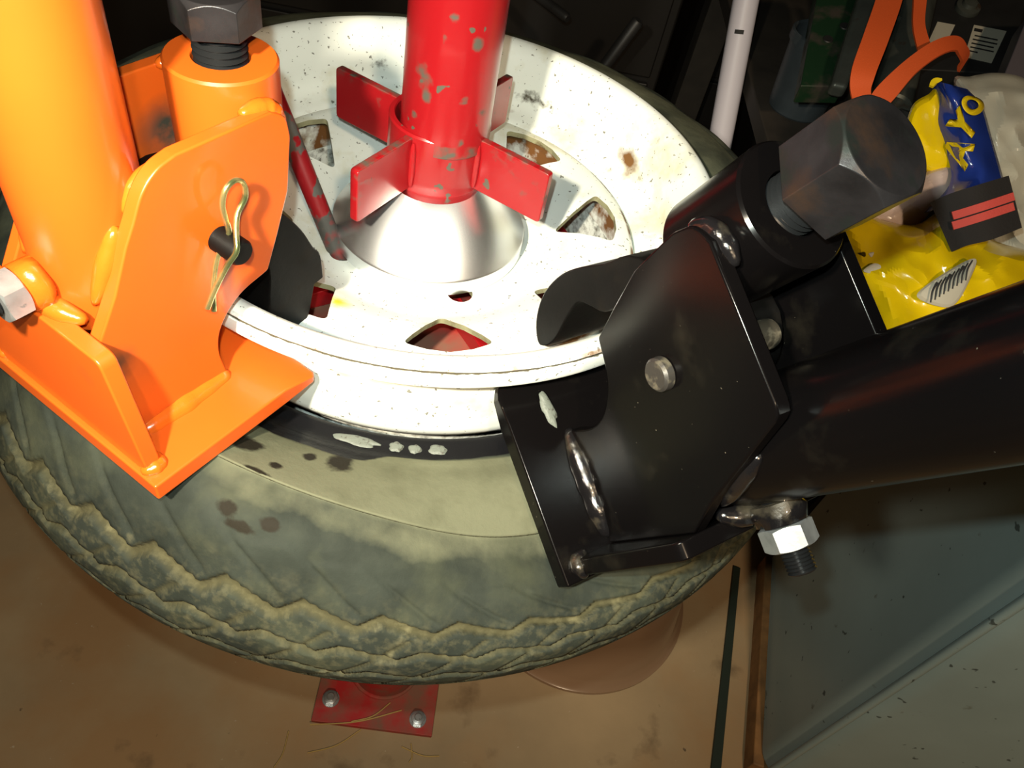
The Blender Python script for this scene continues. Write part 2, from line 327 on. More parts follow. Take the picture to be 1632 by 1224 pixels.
inner = [(0.202, -0.215), (0.196, -0.209), (0.188, -0.200), (0.187, -0.172), (0.182, -0.160), (0.166, -0.144), (0.161, -0.130), (0.161, -0.106), (0.1615, -0.070), (0.1640, -0.0585), (0.1690, -0.0555), (0.1785, -0.0530), (0.1832, -0.0495), (0.1850, -0.044), (0.1868, -0.026), (0.1895, -0.0155), (0.1920, -0.0085), (0.1955, -0.0030), (0.2000, -0.0004), (0.2045, 0.0002)]
def dense(p, mx=0.004):
    out = []
    for i in range(len(p)):
        a = p[i]; b = p[(i + 1) % len(p)]; L = math.hypot(a[0] - b[0], a[1] - b[1]); n = max(1, int(L / mx))
        for s in range(n): out.append((a[0] + (b[0] - a[0]) * s / n, a[1] + (b[1] - a[1]) * s / n))
    return out
def angd(a, b): return (a - b + math.pi) % (2 * math.pi) - math.pi
def blob(a, z, a0, z0, da, dz): return max(0.0, 1 - ((angd(a, math.radians(a0)) / math.radians(da)) ** 2 + ((z - z0) / dz) ** 2) ** 0.5)
def rust(r, a, z, q):
    x = 0.0
    if abs(r - 0.2078) < 0.0016 and z > -0.0052: x = 0.42 + 0.25 * noise.noise(Vector((a * 9, 2, 0)))
    if z > -0.06 and r < 0.190:
        x = max(x, 0.85 * blob(a, z, 33, -0.040, 9, 0.018))
        if -0.0605 < z < -0.052: x = max(x, 0.25 + 0.15 * noise.noise(Vector((a * 7, 5, 0))))
    return x
def grime(r, a, z, q):
    x = 0.0
    if 0.00 > z > -0.06 and r < 0.195:
        x = max(0.62 * blob(a, z, 68, -0.040, 13, 0.016), 0.45 * blob(a, z, 30, -0.012, 14, 0.010), 0.5 * blob(a, z, 112, -0.034, 8, 0.016), 0.62 * blob(a, z, 27, -0.044, 4, 0.008))
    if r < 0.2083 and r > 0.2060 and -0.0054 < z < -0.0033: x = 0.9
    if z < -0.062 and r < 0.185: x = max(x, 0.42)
    return x
lathe_attr('rim', dense(outer + inner), 540, m_rim, wh, 0.216, {'rust': rust, 'grime': grime})
# disc with vents cut out
dp = [(0.036, -0.0765), (0.080, -0.0760), (0.092, -0.0735), (0.103, -0.0665), (0.118, -0.0585), (0.132, -0.0540), (0.146, -0.0515), (0.154, -0.0520), (0.1588, -0.0550), (0.1618, -0.0620), (0.1620, -0.0900)]
pr = dp + [(r - (0.004 if r > 0.155 else 0), z - (0.0 if r > 0.1615 else 0.0045)) for r, z in reversed(dp)]
v, f = lathe(pr, (0, 0, 0.216), (0, 0, 1), 240, close=True)
disc = obj('disc', v, f, m_disc, wh, smooth=40)
cut = MB()
def rounded(pts, rad, n=6):
    out = []
    P = [Vector((a, b)) for a, b in pts]
    for i in range(len(P)):
        p = P[i]; a = (P[i - 1] - p).normalized(); b = (P[(i + 1) % len(P)] - p).normalized()
        ang = a.angle(b); d = rad / math.tan(ang / 2); d = min(d, 0.45 * min((P[i - 1] - p).length, (P[(i + 1) % len(P)] - p).length))
        s, e = p + a * d, p + b * d
        for k in range(n + 1):
            t = k / n; q = s * (1 - t) ** 2 + p * 2 * t * (1 - t) + e * t * t; out.append((q.x, q.y))
    return out
for k in range(8):
    a0 = math.radians(-77 + 45 * k)
    pol = rounded([(0.1000, 0.0), (0.1390, -0.0300), (0.1455, -0.0150), (0.1480, 0.0), (0.1455, 0.0150), (0.1390, 0.0300)], 0.004)
    v, f = prism(pol, 0.08, 0.20, lambda x, y, t: (x * math.cos(a0) - y * math.sin(a0), x * math.sin(a0) + y * math.cos(a0), t)); cut.add(v, f)
for aa, rr, hr in ((-62, 0.0685, 0.0095), (28, 0.0685, 0.0095), (118, 0.0685, 0.0095), (-147, 0.0705, 0.0095)):
    c = Vector((rr * math.cos(math.radians(aa)), rr * math.sin(math.radians(aa)), 0.08)); v, f = cyl(c, c + Vector((0, 0, 0.12)), hr, 24); cut.add(v, f)
co = cut.build('cutter', m_ventedge, wh); bpy.context.view_layer.update()
bo = disc.modifiers.new('vents', 'BOOLEAN'); bo.operation = 'DIFFERENCE'; bo.object = co; bo.solver = 'EXACT'; bo.material_mode = 'TRANSFER'
dg = bpy.context.evaluated_depsgraph_get(); me2 = bpy.data.meshes.new_from_object(disc.evaluated_get(dg))
disc.modifiers.clear(); disc.data = me2; me2.polygons.foreach_set('use_smooth', [True] * len(me2.polygons)); me2.set_sharp_from_angle(angle=math.radians(35))
bpy.data.objects.remove(co)

# ------------------------------------------------------------------ tyre
FR = [(.188, -.098), (.1905, -.088), (.197, -.0800), (.211, -.0775), (.238, -.0640), (.2635, -.0530), (.2665, -.0545), (.286, -.0610), (.3015, -.0770), (.315, -.1000), (.3225, -.1220)]
BK = [(.188, -.045), (.1915, -.030), (.197, -.0200), (.212, -.0145), (.240, -.0170), (.2660, -.0250), (.2690, -.0275), (.285, -.0340), (.298, -.0520), (.312, -.0850), (.3225, -.1220)]
LOW = [(.3215, -.1450), (.3135, -.1720), (.303, -.200), (.289, -.225), (.268, -.240), (.238, -.240), (.212, -.230), (.1925, -.213)]
RISE = [0, 0, 0, .1, .6, 1.0, 1.0, 1.15, .9, .4, 0]
DENT = [0, 0, 0, .05, .35, .95, 1.0, 1.0, .78, .30, 0]
def sstep(a, b, x): t = min(1, max(0, (x - a) / (b - a))); return t * t * (3 - 2 * t)
NA, SUBP = 1260, 9
def cr(p0, p1, p2, p3, t): return 0.5 * (2 * p1 + (p2 - p0) * t + (2 * p0 - 5 * p1 + 4 * p2 - p3) * t * t + (3 * p1 - p0 - 3 * p2 + p3) * t ** 3)
az = np.linspace(-np.pi, np.pi, NA, endpoint=False)
dl = np.abs((az - math.radians(-88) + np.pi) % (2 * np.pi) - np.pi)
tt = np.clip((np.degrees(dl) - 58) / 52, 0, 1); wf = 1 - tt * tt * (3 - 2 * tt)
db = np.degrees((az - math.radians(-53) + np.pi) % (2 * np.pi) - np.pi); bump_b = np.exp(-(db / 31) ** 4)
do_ = np.degrees((az - math.radians(-123) + np.pi) % (2 * np.pi) - np.pi); bump_o = np.exp(-(do_ / 26) ** 4)
K = []
for i in range(len(FR)):
    r = FR[i][0] * wf + BK[i][0] * (1 - wf); z = FR[i][1] * wf + BK[i][1] * (1 - wf) - 0.0335 * DENT[i] * bump_b + 0.0125 * RISE[i] * bump_o
    K.append((r, z))
for r, z in LOW: K.append((np.full(NA, r), np.full(NA, z)))
nk = len(K); rows = []; tpar = []
for i in range(nk - 1):
    p = [K[max(0, i - 1)], K[i], K[i + 1], K[min(nk - 1, i + 2)]]
    sub = 14 if 7 <= i <= 13 else SUBP
    for s in range(sub):
        t = s / sub; rows.append((cr(*[q[0] for q in p], t), cr(*[q[1] for q in p], t))); tpar.append(i + t)
rows.append(K[-1]); tpar.append(nk - 1)
Rr = np.array([q[0] for q in rows]).T; Zz = np.array([q[1] for q in rows]).T; T = np.array(tpar)      # NA x rows
dR = np.gradient(Rr, axis=1); dZ = np.gradient(Zz, axis=1); ln = np.hypot(dR, dZ) + 1e-9
nR, nZ = -dZ / ln, dR / ln
sgn = np.sign((nR * (Rr - 0.25) + nZ * (Zz + 0.16)).mean()); nR *= sgn; nZ *= sgn
def saw(x, k=0.72): x = x % 1.0; return np.where(x < k, x / k, (1 - x) / (1 - k)) - 0.5
def ss(a, b, x): t = np.clip((x - a) / (b - a), 0, 1); return t * t * (3 - 2 * t)
A2 = az[:, None]; T2 = T[None, :]
NP = 46; ph = A2 / (2 * np.pi) * NP
D = np.zeros_like(Rr); DIRT = np.zeros_like(Rr)
for g, (tc_, amp, hw, dep, off) in enumerate([(8.72, 0.36, 0.14, 0.0046, 0.0), (9.62, 0.30, 0.10, 0.0038, 0.45), (10.55, 0.30, 0.10, 0.0036, 0.1), (11.5, 0.28, 0.10, 0.0036, 0.6), (12.5, 0.28, 0.10, 0.0036, 0.3), (13.5, 0.3, 0.12, 0.004, 0.2)]):
    c = tc_ + amp * saw(ph + off, 0.70); dd = np.abs(T2 - c); mk = 1 - ss(hw * 0.75, hw * 1.15, dd)
    D -= dep * mk; DIRT = np.maximum(DIRT, mk)
# sipes that split the ribs slantwise, and scalloped lugs on the shoulder
slant = (ph * 1.0 + (T2 - 8.8) * 0.55) % 1.0; sip = (1 - ss(0.03, 0.06, np.abs(slant - 0.5))) * ss(8.9, 9.1, T2) * (1 - ss(14.2, 14.4, T2)); D -= 0.0016 * sip; DIRT = np.maximum(DIRT, 0.7 * sip)
sc2 = (1 - ss(0.02, 0.10, np.abs((ph * 1.0 + 0.2 - (T2 - 8) * 0.8) % 1.0 - 0.5))) * ss(7.3, 7.8, T2) * (1 - ss(8.4, 8.6, T2)); D -= 0.0018 * sc2
lug = ss(7.35, 7.55, T2 + 0.25 * saw(ph, 0.7)) * (1 - ss(14.4, 14.6, T2)); D += 0.0012 * lug
# moulded rings and a little waviness on the sidewall
D += 0.0012 * (1 - ss(0.02, 0.10, np.abs(T2 - 5.45))) + 0.0008 * (1 - ss(0.02, 0.10, np.abs(T2 - 3.25)))
wav = 0.0012 * np.sin(A2 * 17 + T2 * 2.1) * np.sin(A2 * 7.3 - T2) * ss(5.8, 6.5, T2) * (1 - ss(7.8, 8.6, T2)); D += wav
Rr = Rr + nR * D; Zz = Zz + nZ * D
X = Rr * np.cos(A2); Y = Rr * np.sin(A2); nrow = len(T)
co_ = np.stack([X, Y, Zz + 0.27], -1).reshape(-1, 3)
ii = np.arange(NA)[:, None]; jj = np.arange(nrow - 1)[None, :]
a_ = ii * nrow + jj; b_ = ((ii + 1) % NA) * nrow + jj
quads = np.stack([a_, b_, b_ + 1, a_ + 1], -1).reshape(-1, 4)
me = bpy.data.meshes.new('tyre'); me.vertices.add(len(co_)); me.vertices.foreach_set('co', co_.ravel().astype(np.float32))
me.loops.add(quads.size); me.loops.foreach_set('vertex_index', quads.ravel().astype(np.int32)); me.polygons.add(len(quads))
me.polygons.foreach_set('loop_start', np.arange(0, quads.size, 4, dtype=np.int32)); me.polygons.foreach_set('use_smooth', np.ones(len(quads), dtype=bool)); me.update(calc_edges=True); me.validate()
azd = np.degrees(A2)
def sp(a0, t0, da, dt): return np.clip(1.25 - (((azd - a0) / da) ** 2 + ((T2 - t0) / dt) ** 2) ** 0.5, 0, 1)
spot = np.maximum.reduce([sp(-94.5, 3.75, 2.6, 0.42), sp(-102, 5.15, 2.0, 0.25), sp(-103.2, 7.05, 1.7, 0.24), sp(-101.2, 7.30, 1.9, 0.17), sp(-98.6, 7.02, 1.5, 0.20), sp(-98.5, 3.9, 1.2, 0.2), sp(-101, 4.6, 1.0, 0.15), sp(-106, 4.3, 3.0, 0.3)])
wetw = 3.12 + 0.42 * ss(-86, -94, A2 * 180 / np.pi) - 0.10 * ss(-80, -70, azd)
wet = (1 - ss(wetw - 0.10, wetw + 0.12, T2)) * wf[:, None]
dust = ss(2.9, 3.4, T2) * (1 - 0.55 * ss(5.5, 6.1, T2)) * (1 - ss(6.4, 7.4, T2))
# less dust and more dark smears to the left of the orange foot and round the back
dust = dust * (0.25 + 0.75 * ss(-118, -104, azd) * (1 - ss(-40, -10, azd))) + 0.25 * (1 - wf[:, None]) * (T2 < 9)
tread = 0.25 * ss(7.6, 8.2, T2) + 0.75 * ss(8.3, 8.8, T2)
for nm, arr in (('spot', spot), ('wet', wet), ('dust', dust), ('dirt', DIRT), ('tread', np.broadcast_to(tread, Rr.shape))):
    at_ = me.attributes.new(nm, 'FLOAT', 'POINT'); at_.data.foreach_set('value', np.ascontiguousarray(np.broadcast_to(arr, Rr.shape)).ravel().astype(np.float32))
ty = bpy.data.objects.new('tire', me); COL.objects.link(ty); me.materials.append(m_tyre); ty.location = (0, 0, -0.27)
tag(ty, 'worn dusty black tire with zigzag tread lying flat around the white rim', 'tire')

# ------------------------------------------------------------------ cone, winged collar, red pipe, drive pin
CX, CY = 0.001, 0.008
cone_p = [(0.018, 0.001), (0.070, 0.001), (0.0735, 0.0035), (0.0735, 0.0150), (0.0725, 0.0165), (0.034, 0.054), (0.018, 0.054)]
v, f = lathe(cone_p, (0, 0, 0), (0, 0, 1), 128, close=True)
cn = obj('centering_cone', v, f, m_alu, None, smooth=25); cn.location = (CX - 0.001, CY - 0.006, -0.0770)
tag(cn, 'shiny turned aluminium cone clamped in the middle of the white rim', 'cone')
wc = tag(empty('winged_clamp_collar', (CX - 0.002, CY + 0.003, -0.0235)), 'red clamp collar with four welded wings sitting on the aluminium cone', 'clamp')
v, f = lathe([(0.0315, 0), (0.0355, 0.0005), (0.0360, 0.002), (0.0360, 0.0435), (0.0350, 0.045), (0.0322, 0.045), (0.0315, 0.044)], (0, 0, 0), (0, 0, 1), 64, close=True)
obj('collar', v, f, m_red, wc)
for k in range(4):
    a = math.radians(45 + 16.6 + 90 * k); d = Vector((math.cos(a), math.sin(a), 0)); n = Vector((-d.y, d.x, 0))
    pol = rounded([(0.034, 0.0030), (0.0925, 0.0030), (0.0925, 0.0430), (0.034, 0.0430)], 0.003, 4)
    v, f = prism(pol, -0.0030, 0.0030, lambda x, y, t: d * x + n * t + Vector((0, 0, y)))
    wg = obj('wing', v, f, m_red, wc, smooth=30, bevel=0.0009)
    at_ = wg.data.attributes.new('chip', 'FLOAT', 'POINT'); at_.data.foreach_set('value', [0.46 if q.co.z > 0.0425 else (0.3 if q.co.xy.length > 0.0915 else 0.0) for q in wg.data.vertices])
    for s in (-1, 1):
        v, f = weld([d * 0.0365 + n * 0.0045 * s + Vector((0, 0, z)) for z in (0.005, 0.016, 0.028, 0.040)], 0.0026, k * 2 + s); obj('weld_bead', v, f, m_red, wc)
CHIPS = [(-119, 0.064, 20, 0.016), (-113, 0.052, 13, 0.010), (-66, 0.053, 13, 0.006), (-58, 0.091, 15, 0.009), (-38, 0.042, 14, 0.008), (-97, 0.092, 7, 0.007), (-64, 0.022, 9, 0.007), (-88, 0.105, 11, 0.006), (-75, 0.012, 18, 0.006), (-118, 0.012, 16, 0.005), (-45, 0.014, 16, 0.006), (-128, 0.035, 9, 0.006)]
pp = [(0.0265, 0.0), (0.0300, 0.0), (0.0312, 0.0012)] + [(0.0312, 0.004 + 0.003 * i) for i in range(116)] + [(0.0265, 0.352)]
v, f = lathe(pp, (0, 0, 0), (0, 0, 1), 96, close=True)
pipe = obj('steel_pipe', v, f, m_red, None); pipe.location = (CX + 0.0022, CY - 0.002, 0.0085)
at_ = pipe.data.attributes.new('chip', 'FLOAT', 'POINT'); at_.data.foreach_set('value', [max([0.55 if q.co.z < 0.0035 else (0.40 if q.co.z < 0.012 else 0)] + [0.80 * blob(math.atan2(q.co.y, q.co.x), q.co.z, a0, z0 - 0.0085, da, dz) for a0, z0, da, dz in CHIPS]) for q in pipe.data.vertices])
tag(pipe, 'upright red steel pipe with chipped paint rising from the winged collar', 'pipe')
a, b = Vector((-0.0600, -0.0385, -0.085)), Vector((-0.118, -0.004, 0.035)); d = (b - a).normalized(); L = (b - a).length
v, f = lathe([(0.0062, 0), (0.0070, 0.001)] + [(0.0070, 0.004 + (L - 0.006) * i / 20) for i in range(21)] + [(0.006, L)], (0, 0, 0), d, 28)
rod = obj('drive_pin', v, f, m_redrod, None); rod.location = a
at_ = rod.data.attributes.new('chip', 'FLOAT', 'POINT'); at_.data.foreach_set('value', [0.62 if q.co.length < 0.038 else 0.1 for q in rod.data.vertices])
tag(rod, 'slim worn red steel pin leaning out of a lug hole beside the cone', 'pin')

# ------------------------------------------------------------------ bead breaker clamps (the orange and the black one share a design)
PV = Vector((0.19, 0.0, -0.030))
def L3(r, s, z): return Vector((r, s, z)) - PV
plate_poly = cat2([(.2225, -.030), (.2254, -.009), (.2212, .0066), (.2080, .0190), (.1884, .0242)], 6)[:-1] + [(.1884, .0242), (.1800, .0440), (.1715, .0660), (.1680, .0940)] + cat2([(.1680, .0960), (.1705, .1060), (.1790, .1115)], 4)
def plate_outline(round_corner):
    if round_corner: c = cat2([(.2300, .1115), (.2400, .1085), (.2486, .1010), (.2555, .0890)], 5)
    else: c = [(.2400, .1115), (.2450, .1105), (.2475, .1075)]
    return plate_poly + [(.2050, .1115)] + c + [(.2610, .0800), (.2712, .0590), (.2832, .0400), (.2832, -.030)]
def breaker(name, label, Mx, paint, weldm, orange):
    root = tag(empty(name), label, 'bead breaker'); root.matrix_world = Mx
    S0, S1 = 0.0275, 0.0350
    for s in (-1, 1):
        v, f = prism(plate_outline(orange), S0 * s, S1 * s, lambda x, y, t: L3(x, t, y)); o = obj('side_plate', v, f, paint, root, smooth=25, bevel=0.0011)
    # foot with a thinned tip
    foot = [(.2945, -.066), (.2945, .066), (.2100, .066)] + cat2([(.1960, .0645), (.1890, .060), (.1872, .050)], 4) + [(.1866, .0)] + cat2([(.1872, -.050), (.1890, -.060), (.1960, -.0645)], 4) + [(.2100, -.066)]
    if orange: foot = [(.2945, -.066), (.2945, .066), (.2100, .066), (.1885, .0655), (.1860, .0630), (.1860, -.0630), (.1885, -.0655), (.2100, -.066)]
    mb = MB(); n = len(foot); zt = lambda r: -.030 - (0.0065 * (0.210 - r) / 0.023 if r < 0.21 else 0)
    top = [L3(r, s, zt(r)) for r, s in foot]; bot = [L3(r, s, -.0415) for r, s in foot]
    fa = [(0, 1, 2, n - 1), tuple(range(2, n))] + [tuple(reversed(range(n, 2 * n)))] + [(i, (i + 1) % n, n + (i + 1) % n, n + i) for i in range(n)]
    obj('foot', top + bot, fa, paint, root, smooth=20, bevel=0.0013)
    # tangential back plate at the outer end
    bp = rounded([(-.058, -.030), (.058, -.030), (.046, .042), (-.046, .042)], 0.006, 4)
    v, f = prism(bp, .2832, .2918, lambda x, y, t: L3(t, x, y)); obj('back_plate', v, f, paint, root, smooth=25, bevel=0.0012)
    # threaded sleeve
    v, f = lathe([(.0130, 0), (.0244, 0), (.0256, .0012), (.0256, .0463), (.0246, .0475), (.0133, .0475), (.0130, .0470)], L3(.1748, 0, .0748), (0, 0, 1), 64, close=True)
    sl = obj('sleeve', v, f, paint, root, smooth=30)
    # handle tube
    v, f = lathe([(.0225, 0), (.0262, 0), (.0262, .30), (.0225, .30)], L3(.2562, 0, .030), (0, 0, 1), 64, close=True); obj('handle_tube', v, f, paint, root, smooth=30)
    # driving bolt
    if orange:
        zz0, zz1, R, rot, tl = .1362, .1520, .0192, 0.30, 0.9
    else:
        zz0, zz1, R, rot, tl = .1350, .1632, .0210, 0.62, 1.0
    v, f = hexhead(R, zz0 - .12, zz1 - .12, L3(.1748, 0, .12), (0, 0, 1), tl, both=False, rot=rot)
    bl = obj('bolt_head', v, f, m_bolt, root, smooth=20, bevel=0.0006)
    v, f = thread(.0122, 0, zz0 + .002 - .060, .0031, L3(.1748, 0, .060), (0, 0, 1), 36, depth=.0022); obj('bolt_thread', v, f, m_thread, bl, smooth=25)
    # hook jaw
    if orange: jp = cat2([(.2260, .0560), (.2240, .0720), (.2050, .0760), (.1800, .0580), (.1610, .0370), (.1480, .0190), (.1390, .0010), (.1335, -.0080), (.1318, -.0270)], 4) + [(.1395, -.0280), (.1440, -.0470)] + cat2([(.1470, -.0530), (.1600, -.0555), (.1730, -.0490), (.1765, -.0340), (.1752, -.0145), (.1737, .0036), (.1800, .0250), (.2000, .0450)], 4)
    else: jp = cat2([(.2260, .0560), (.2240, .0720), (.2000, .0800), (.1630, .0507), (.1557, .0258), (.1487, .0031), (.1463, -.0158), (.1495, -.0355), (.1589, -.0510), (.1702, -.0569), (.1740, -.0480), (.1730, -.0364), (.1672, -.0200), (.1640, -.0060), (.1690, .0030), (.1755, .0120), (.1800, .0300), (.2030, .0430)], 4, closed=True)
    v, f = prism(jp, -.018, .018, lambda x, y, t: L3(x, t, y)); obj('hook_jaw', v, f, m_jaw, root, smooth=35, bevel=0.0010)
    # pivot pin with its head, and the spring clip
    v, f = lathe([(.0060, 0), (.0072, .0012), (.0074, .0045), (.0066, .0046), (.0066, .089), (.0056, .0905)], L3(.2152, -.0400, .0600), (0, 1, 0), 36)
    pn = obj('pivot_pin', v, f, m_pin if not orange else m_jaw, root, smooth=40)
    if not orange:
        v, f = lathe([(.0030, 0), (.0060, .0012), (.0066, .004), (.0066, .034)], L3(.2150, .0045, .0845), (0, -1, 0), 32); obj('stop_pin', v, f, m_pin2, root, smooth=40)
    c = .0432
    w_ = [(.2345, c + .001, .0340), (.2290, c + .002, .0440), (.2232, c + .005, .0560), (.2188, c + .0075, .0640), (.2150, c + .004, .0700), (.2100, c, .0760), (.2046, c, .0830), (.2048, c, .0905), (.2092, c, .0940), (.2146, c, .0915), (.2172, c, .0850), (.2168, c, .0780), (.2150, c - .001, .0700), (.2150, c - .002, .0650), (.2215, c - .003, .0560), (.2268, c - .002, .0430), (.2305, c, .0290)]
    v, f = tube(cat([L3(*q) for q in w_], 6), .00140, 10); obj('spring_clip', v, f, m_yzinc, root, smooth=60)
    # adjusting stud and nut at the back
    v, f = hexhead(.0118, 0, .0105, L3(.2925, 0, .0545), (1, 0, 0), 0.5, both=True, rot=0.2); nt = obj('nut', v, f, m_zinc, root, smooth=20)
    v, f = thread(.0064, 0, .056, .0016, L3(.2585, 0, .0545), (1, 0, 0), 28); obj('stud', v, f, m_thread, nt, smooth=25)
    v, f = lathe([(.0105, 0), (.0120, .004), (.0108, .0095), (.0080, .0102)], L3(.2823, 0, .0545), (1, 0, 0), 28)
    for i, q in enumerate(v):
        k = 1 + 0.25 * noise.noise(q * 150); d = q - L3(.2850, 0, .0545); v[i] = Vector((q.x, d.y * k, d.z * k + L3(0, 0, .0545).z))
    obj('boss', v, f, weldm, root, smooth=80)
    # weld beads
    def wd(pts, r, seed): 
        v, f = weld([L3(*q) for q in pts], r, seed); obj('weld_bead', v, f, weldm, root, smooth=80)
    for s in (-1, 1):
        wd([(.2215, s * .0345, -.0305), (.2400, s * .0347, -.0305), (.2600, s * .0347, -.0305), (.2800, s * .0345, -.0305)], .0068, 3 + s)
        wd([(.1690, s * .0305, .1000), (.1720, s * .0290, .1070), (.1790, s * .0278, .1105), (.1900, s * .0272, .1110)], .0046, 7 + s)
        wd([(.2330, s * .0250, .1050), (.2450, s * .0258, .0990), (.2530, s * .0262, .0890)], .0034, 9 + s)
        wd([(.2580, s * .0262, .0850), (.2660, s * .0255, .0690), (.2750, s * .0240, .0500)], .0044, 11 + s)
        wd([(.2925, s * .0540, -.0295), (.2890, s * .0570, -.0285), (.2840, s * .0560, -.0295), (.2815, s * .0500, -.0300)], .0040, 15 + s)
    wd([(.2800, .022, .0420), (.2845, .009, .0440), (.2845, -.009, .0440), (.2800, -.022, .0420)], .0056, 13)
    return root
def Rz(a): return Matrix.Rotation(a, 4, 'Z')
def place(phi, r0, z0, yaw=0, tau=0, roll=0, k=1.0):
    u = Vector((math.cos(phi), math.sin(phi), 0)) * r0
    return Matrix.Translation((u.x, u.y, z0)) @ Rz(phi) @ Rz(yaw) @ Matrix.Rotation(tau, 4, 'Y') @ Matrix.Rotation(roll, 4, 'X') @ Matrix.Diagonal((k, k, k, 1))
rd = math.radians
ob = breaker('bead_breaker', 'orange bead breaker clamp with thick upright tube pressing on the tire', place(rd(-121), .19, -.030), m_orange, m_orange_weld, True)
bb = breaker('bead_breaker', 'black bead breaker clamp leaning outward with thick tube and long hex bolt', place(rd(-50.168), .1948, -.0264, rd(-6.555), rd(28.52), rd(-1.92), 1.1472), m_black, m_black_weld, False)
for o in list(bb.children):
    if o.name.startswith('spring_clip'): bpy.data.objects.remove(o)

# ------------------------------------------------------------------ soap foam
def foam(name, c, nrm, a, b, h, rot, seed, label):
    n = Vector(nrm).normalized(); x = n.cross(Vector((0.3, 1, 0.2))).normalized(); y = n.cross(x); v = []; f = []; K_, NN = 5, 28
    v.append(n * h)
    for k in range(1, K_ + 1):
        t = k / K_
        for i in range(NN):
            th = 2 * math.pi * i / NN; q = 1 + 0.45 * noise.noise(Vector((math.cos(th) * 1.6, math.sin(th) * 1.6, seed)))
            px, py = a * t * q * math.cos(th), b * t * q * math.sin(th); cx = math.cos(rot) * px - math.sin(rot) * py; cy = math.sin(rot) * px + math.cos(rot) * py
            v.append(x * cx + y * cy + n * (h * math.sqrt(max(0, 1 - t * t)) - 0.0006 * (t == 1)))
    f += [(0, 1 + i, 1 + (i + 1) % NN) for i in range(NN)]
    for k in range(K_ - 1):
        for i in range(NN): f.append((1 + k * NN + i, 1 + (k + 1) * NN + i, 1 + (k + 1) * NN + (i + 1) % NN, 1 + k * NN + (i + 1) % NN))
    f.append(tuple(1 + (K_ - 1) * NN + i for i in reversed(range(NN))))
    o = obj(name, v, f, m_foam, None, smooth=80); o.location = c; tag(o, label, 'foam'); return o
def tyre_pt(azdeg, t):
    i = int(round((math.radians(azdeg) + math.pi) / (2 * math.pi) * NA)) % NA; j = int(np.argmin(abs(T - t)))
    return Vector((X[i, j], Y[i, j], Zz[i, j])), Vector((nR[i, j] * math.cos(az[i]), nR[i, j] * math.sin(az[i]), nZ[i, j]))
for aa, t, A_, B_, lb in ((-94.0, 2.62, .0155, .0042, 'long white smear of soap foam on the wet black tire bead'), (-87.2, 2.72, .0052, .0042, 'round soap foam blob next to the long foam smear on the tire bead'), (-84.0, 2.66, .0040, .0042, 'smallest round soap foam blob on the wet tire bead'), (-79.9, 2.62, .0062, .0040, 'oval soap foam blob on the tire bead close to the black foot')):
    c, n = tyre_pt(aa, t); tg_ = Vector((-math.sin(rd(aa)), math.cos(rd(aa)), 0)); x = n.cross(Vector((0.3, 1, 0.2))).normalized(); y = n.cross(x)
    foam('soap_foam', c, n, A_, B_, 0.0016, math.atan2(tg_.dot(y), tg_.dot(x)), aa, lb)
Mb = bb.matrix_world
c = Mb @ L3(.2080, -.0420, -.0298); n = (Mb.to_3x3() @ Vector((0, 0, 1))).normalized(); e1 = (Mb.to_3x3() @ Vector((1, 0.12, 0))).normalized(); x = n.cross(Vector((0.3, 1, 0.2))).normalized(); y = n.cross(x)
foam('soap_foam', c, n, .0115, .0042, 0.0016, math.atan2(e1.dot(y), e1.dot(x)), 4.4, 'pale soap foam streak on the foot of the black clamp')

# ------------------------------------------------------------------ floor things
pan = [(0.186, 0.004), (0.193, 0.0), (0.199, 0.002), (0.199, 0.010), (0.192, 0.014), (0.184, 0.030), (0.158, 0.170), (0.148, 0.182), (0.120, 0.186), (0.001, 0.186)]
v, f = lathe(pan, (0, 0, 0), (0, 0, 1), 96, caps=False); o = obj('plastic_basin', v, f, m_pan, None, smooth=35); o.location = (0.335, 0.208, -1.0)
tag(o, 'brown plastic basin turned upside down on the concrete under the tire', 'basin')
random.seed(5)
straws = [((494, 1155), (640, 1132)), ((490, 1200), (575, 1163)), ((560, 1150), (622, 1120)), ((640, 1190), (700, 1205)), ((436, 1224), (460, 1165)), ((655, 1185), (652, 1215))]
slab = ['longest straw lying across the red base plate', 'pale bent straw on the concrete in front of the base plate', 'short straw crossing the long one on the base plate', 'straw on concrete just past the base plate corner with the bolt', 'thin straw on bare concrete away from the base plate', 'stub of straw on concrete touching the plate edge']
for (p, q), lb in zip(straws, slab):
    def flo(px, py, z=-0.985):
        d = FWD + RIGHT * ((px - 816) / FPX) - UP * ((py - 612) / FPX); return CAM + d * ((z - CAM.z) / d.z)
    onp = 'base plate' in lb and ('across' in lb or 'crossing' in lb)
    zz = -0.9885 if onp else -0.9985
    a, b = flo(*p, zz), flo(*q, zz); m_ = (a + b) / 2 + Vector((0.004, -0.006, 0.0006))
    pts = cat([Vector((0, 0, 0)), m_ - a, b - a], 6); v, f = tube(pts, 0.0011, 6); o = obj('straw', v, f, m_straw, None, smooth=60); o.location = a; tag(o, lb, 'straw', 'straws on the floor')

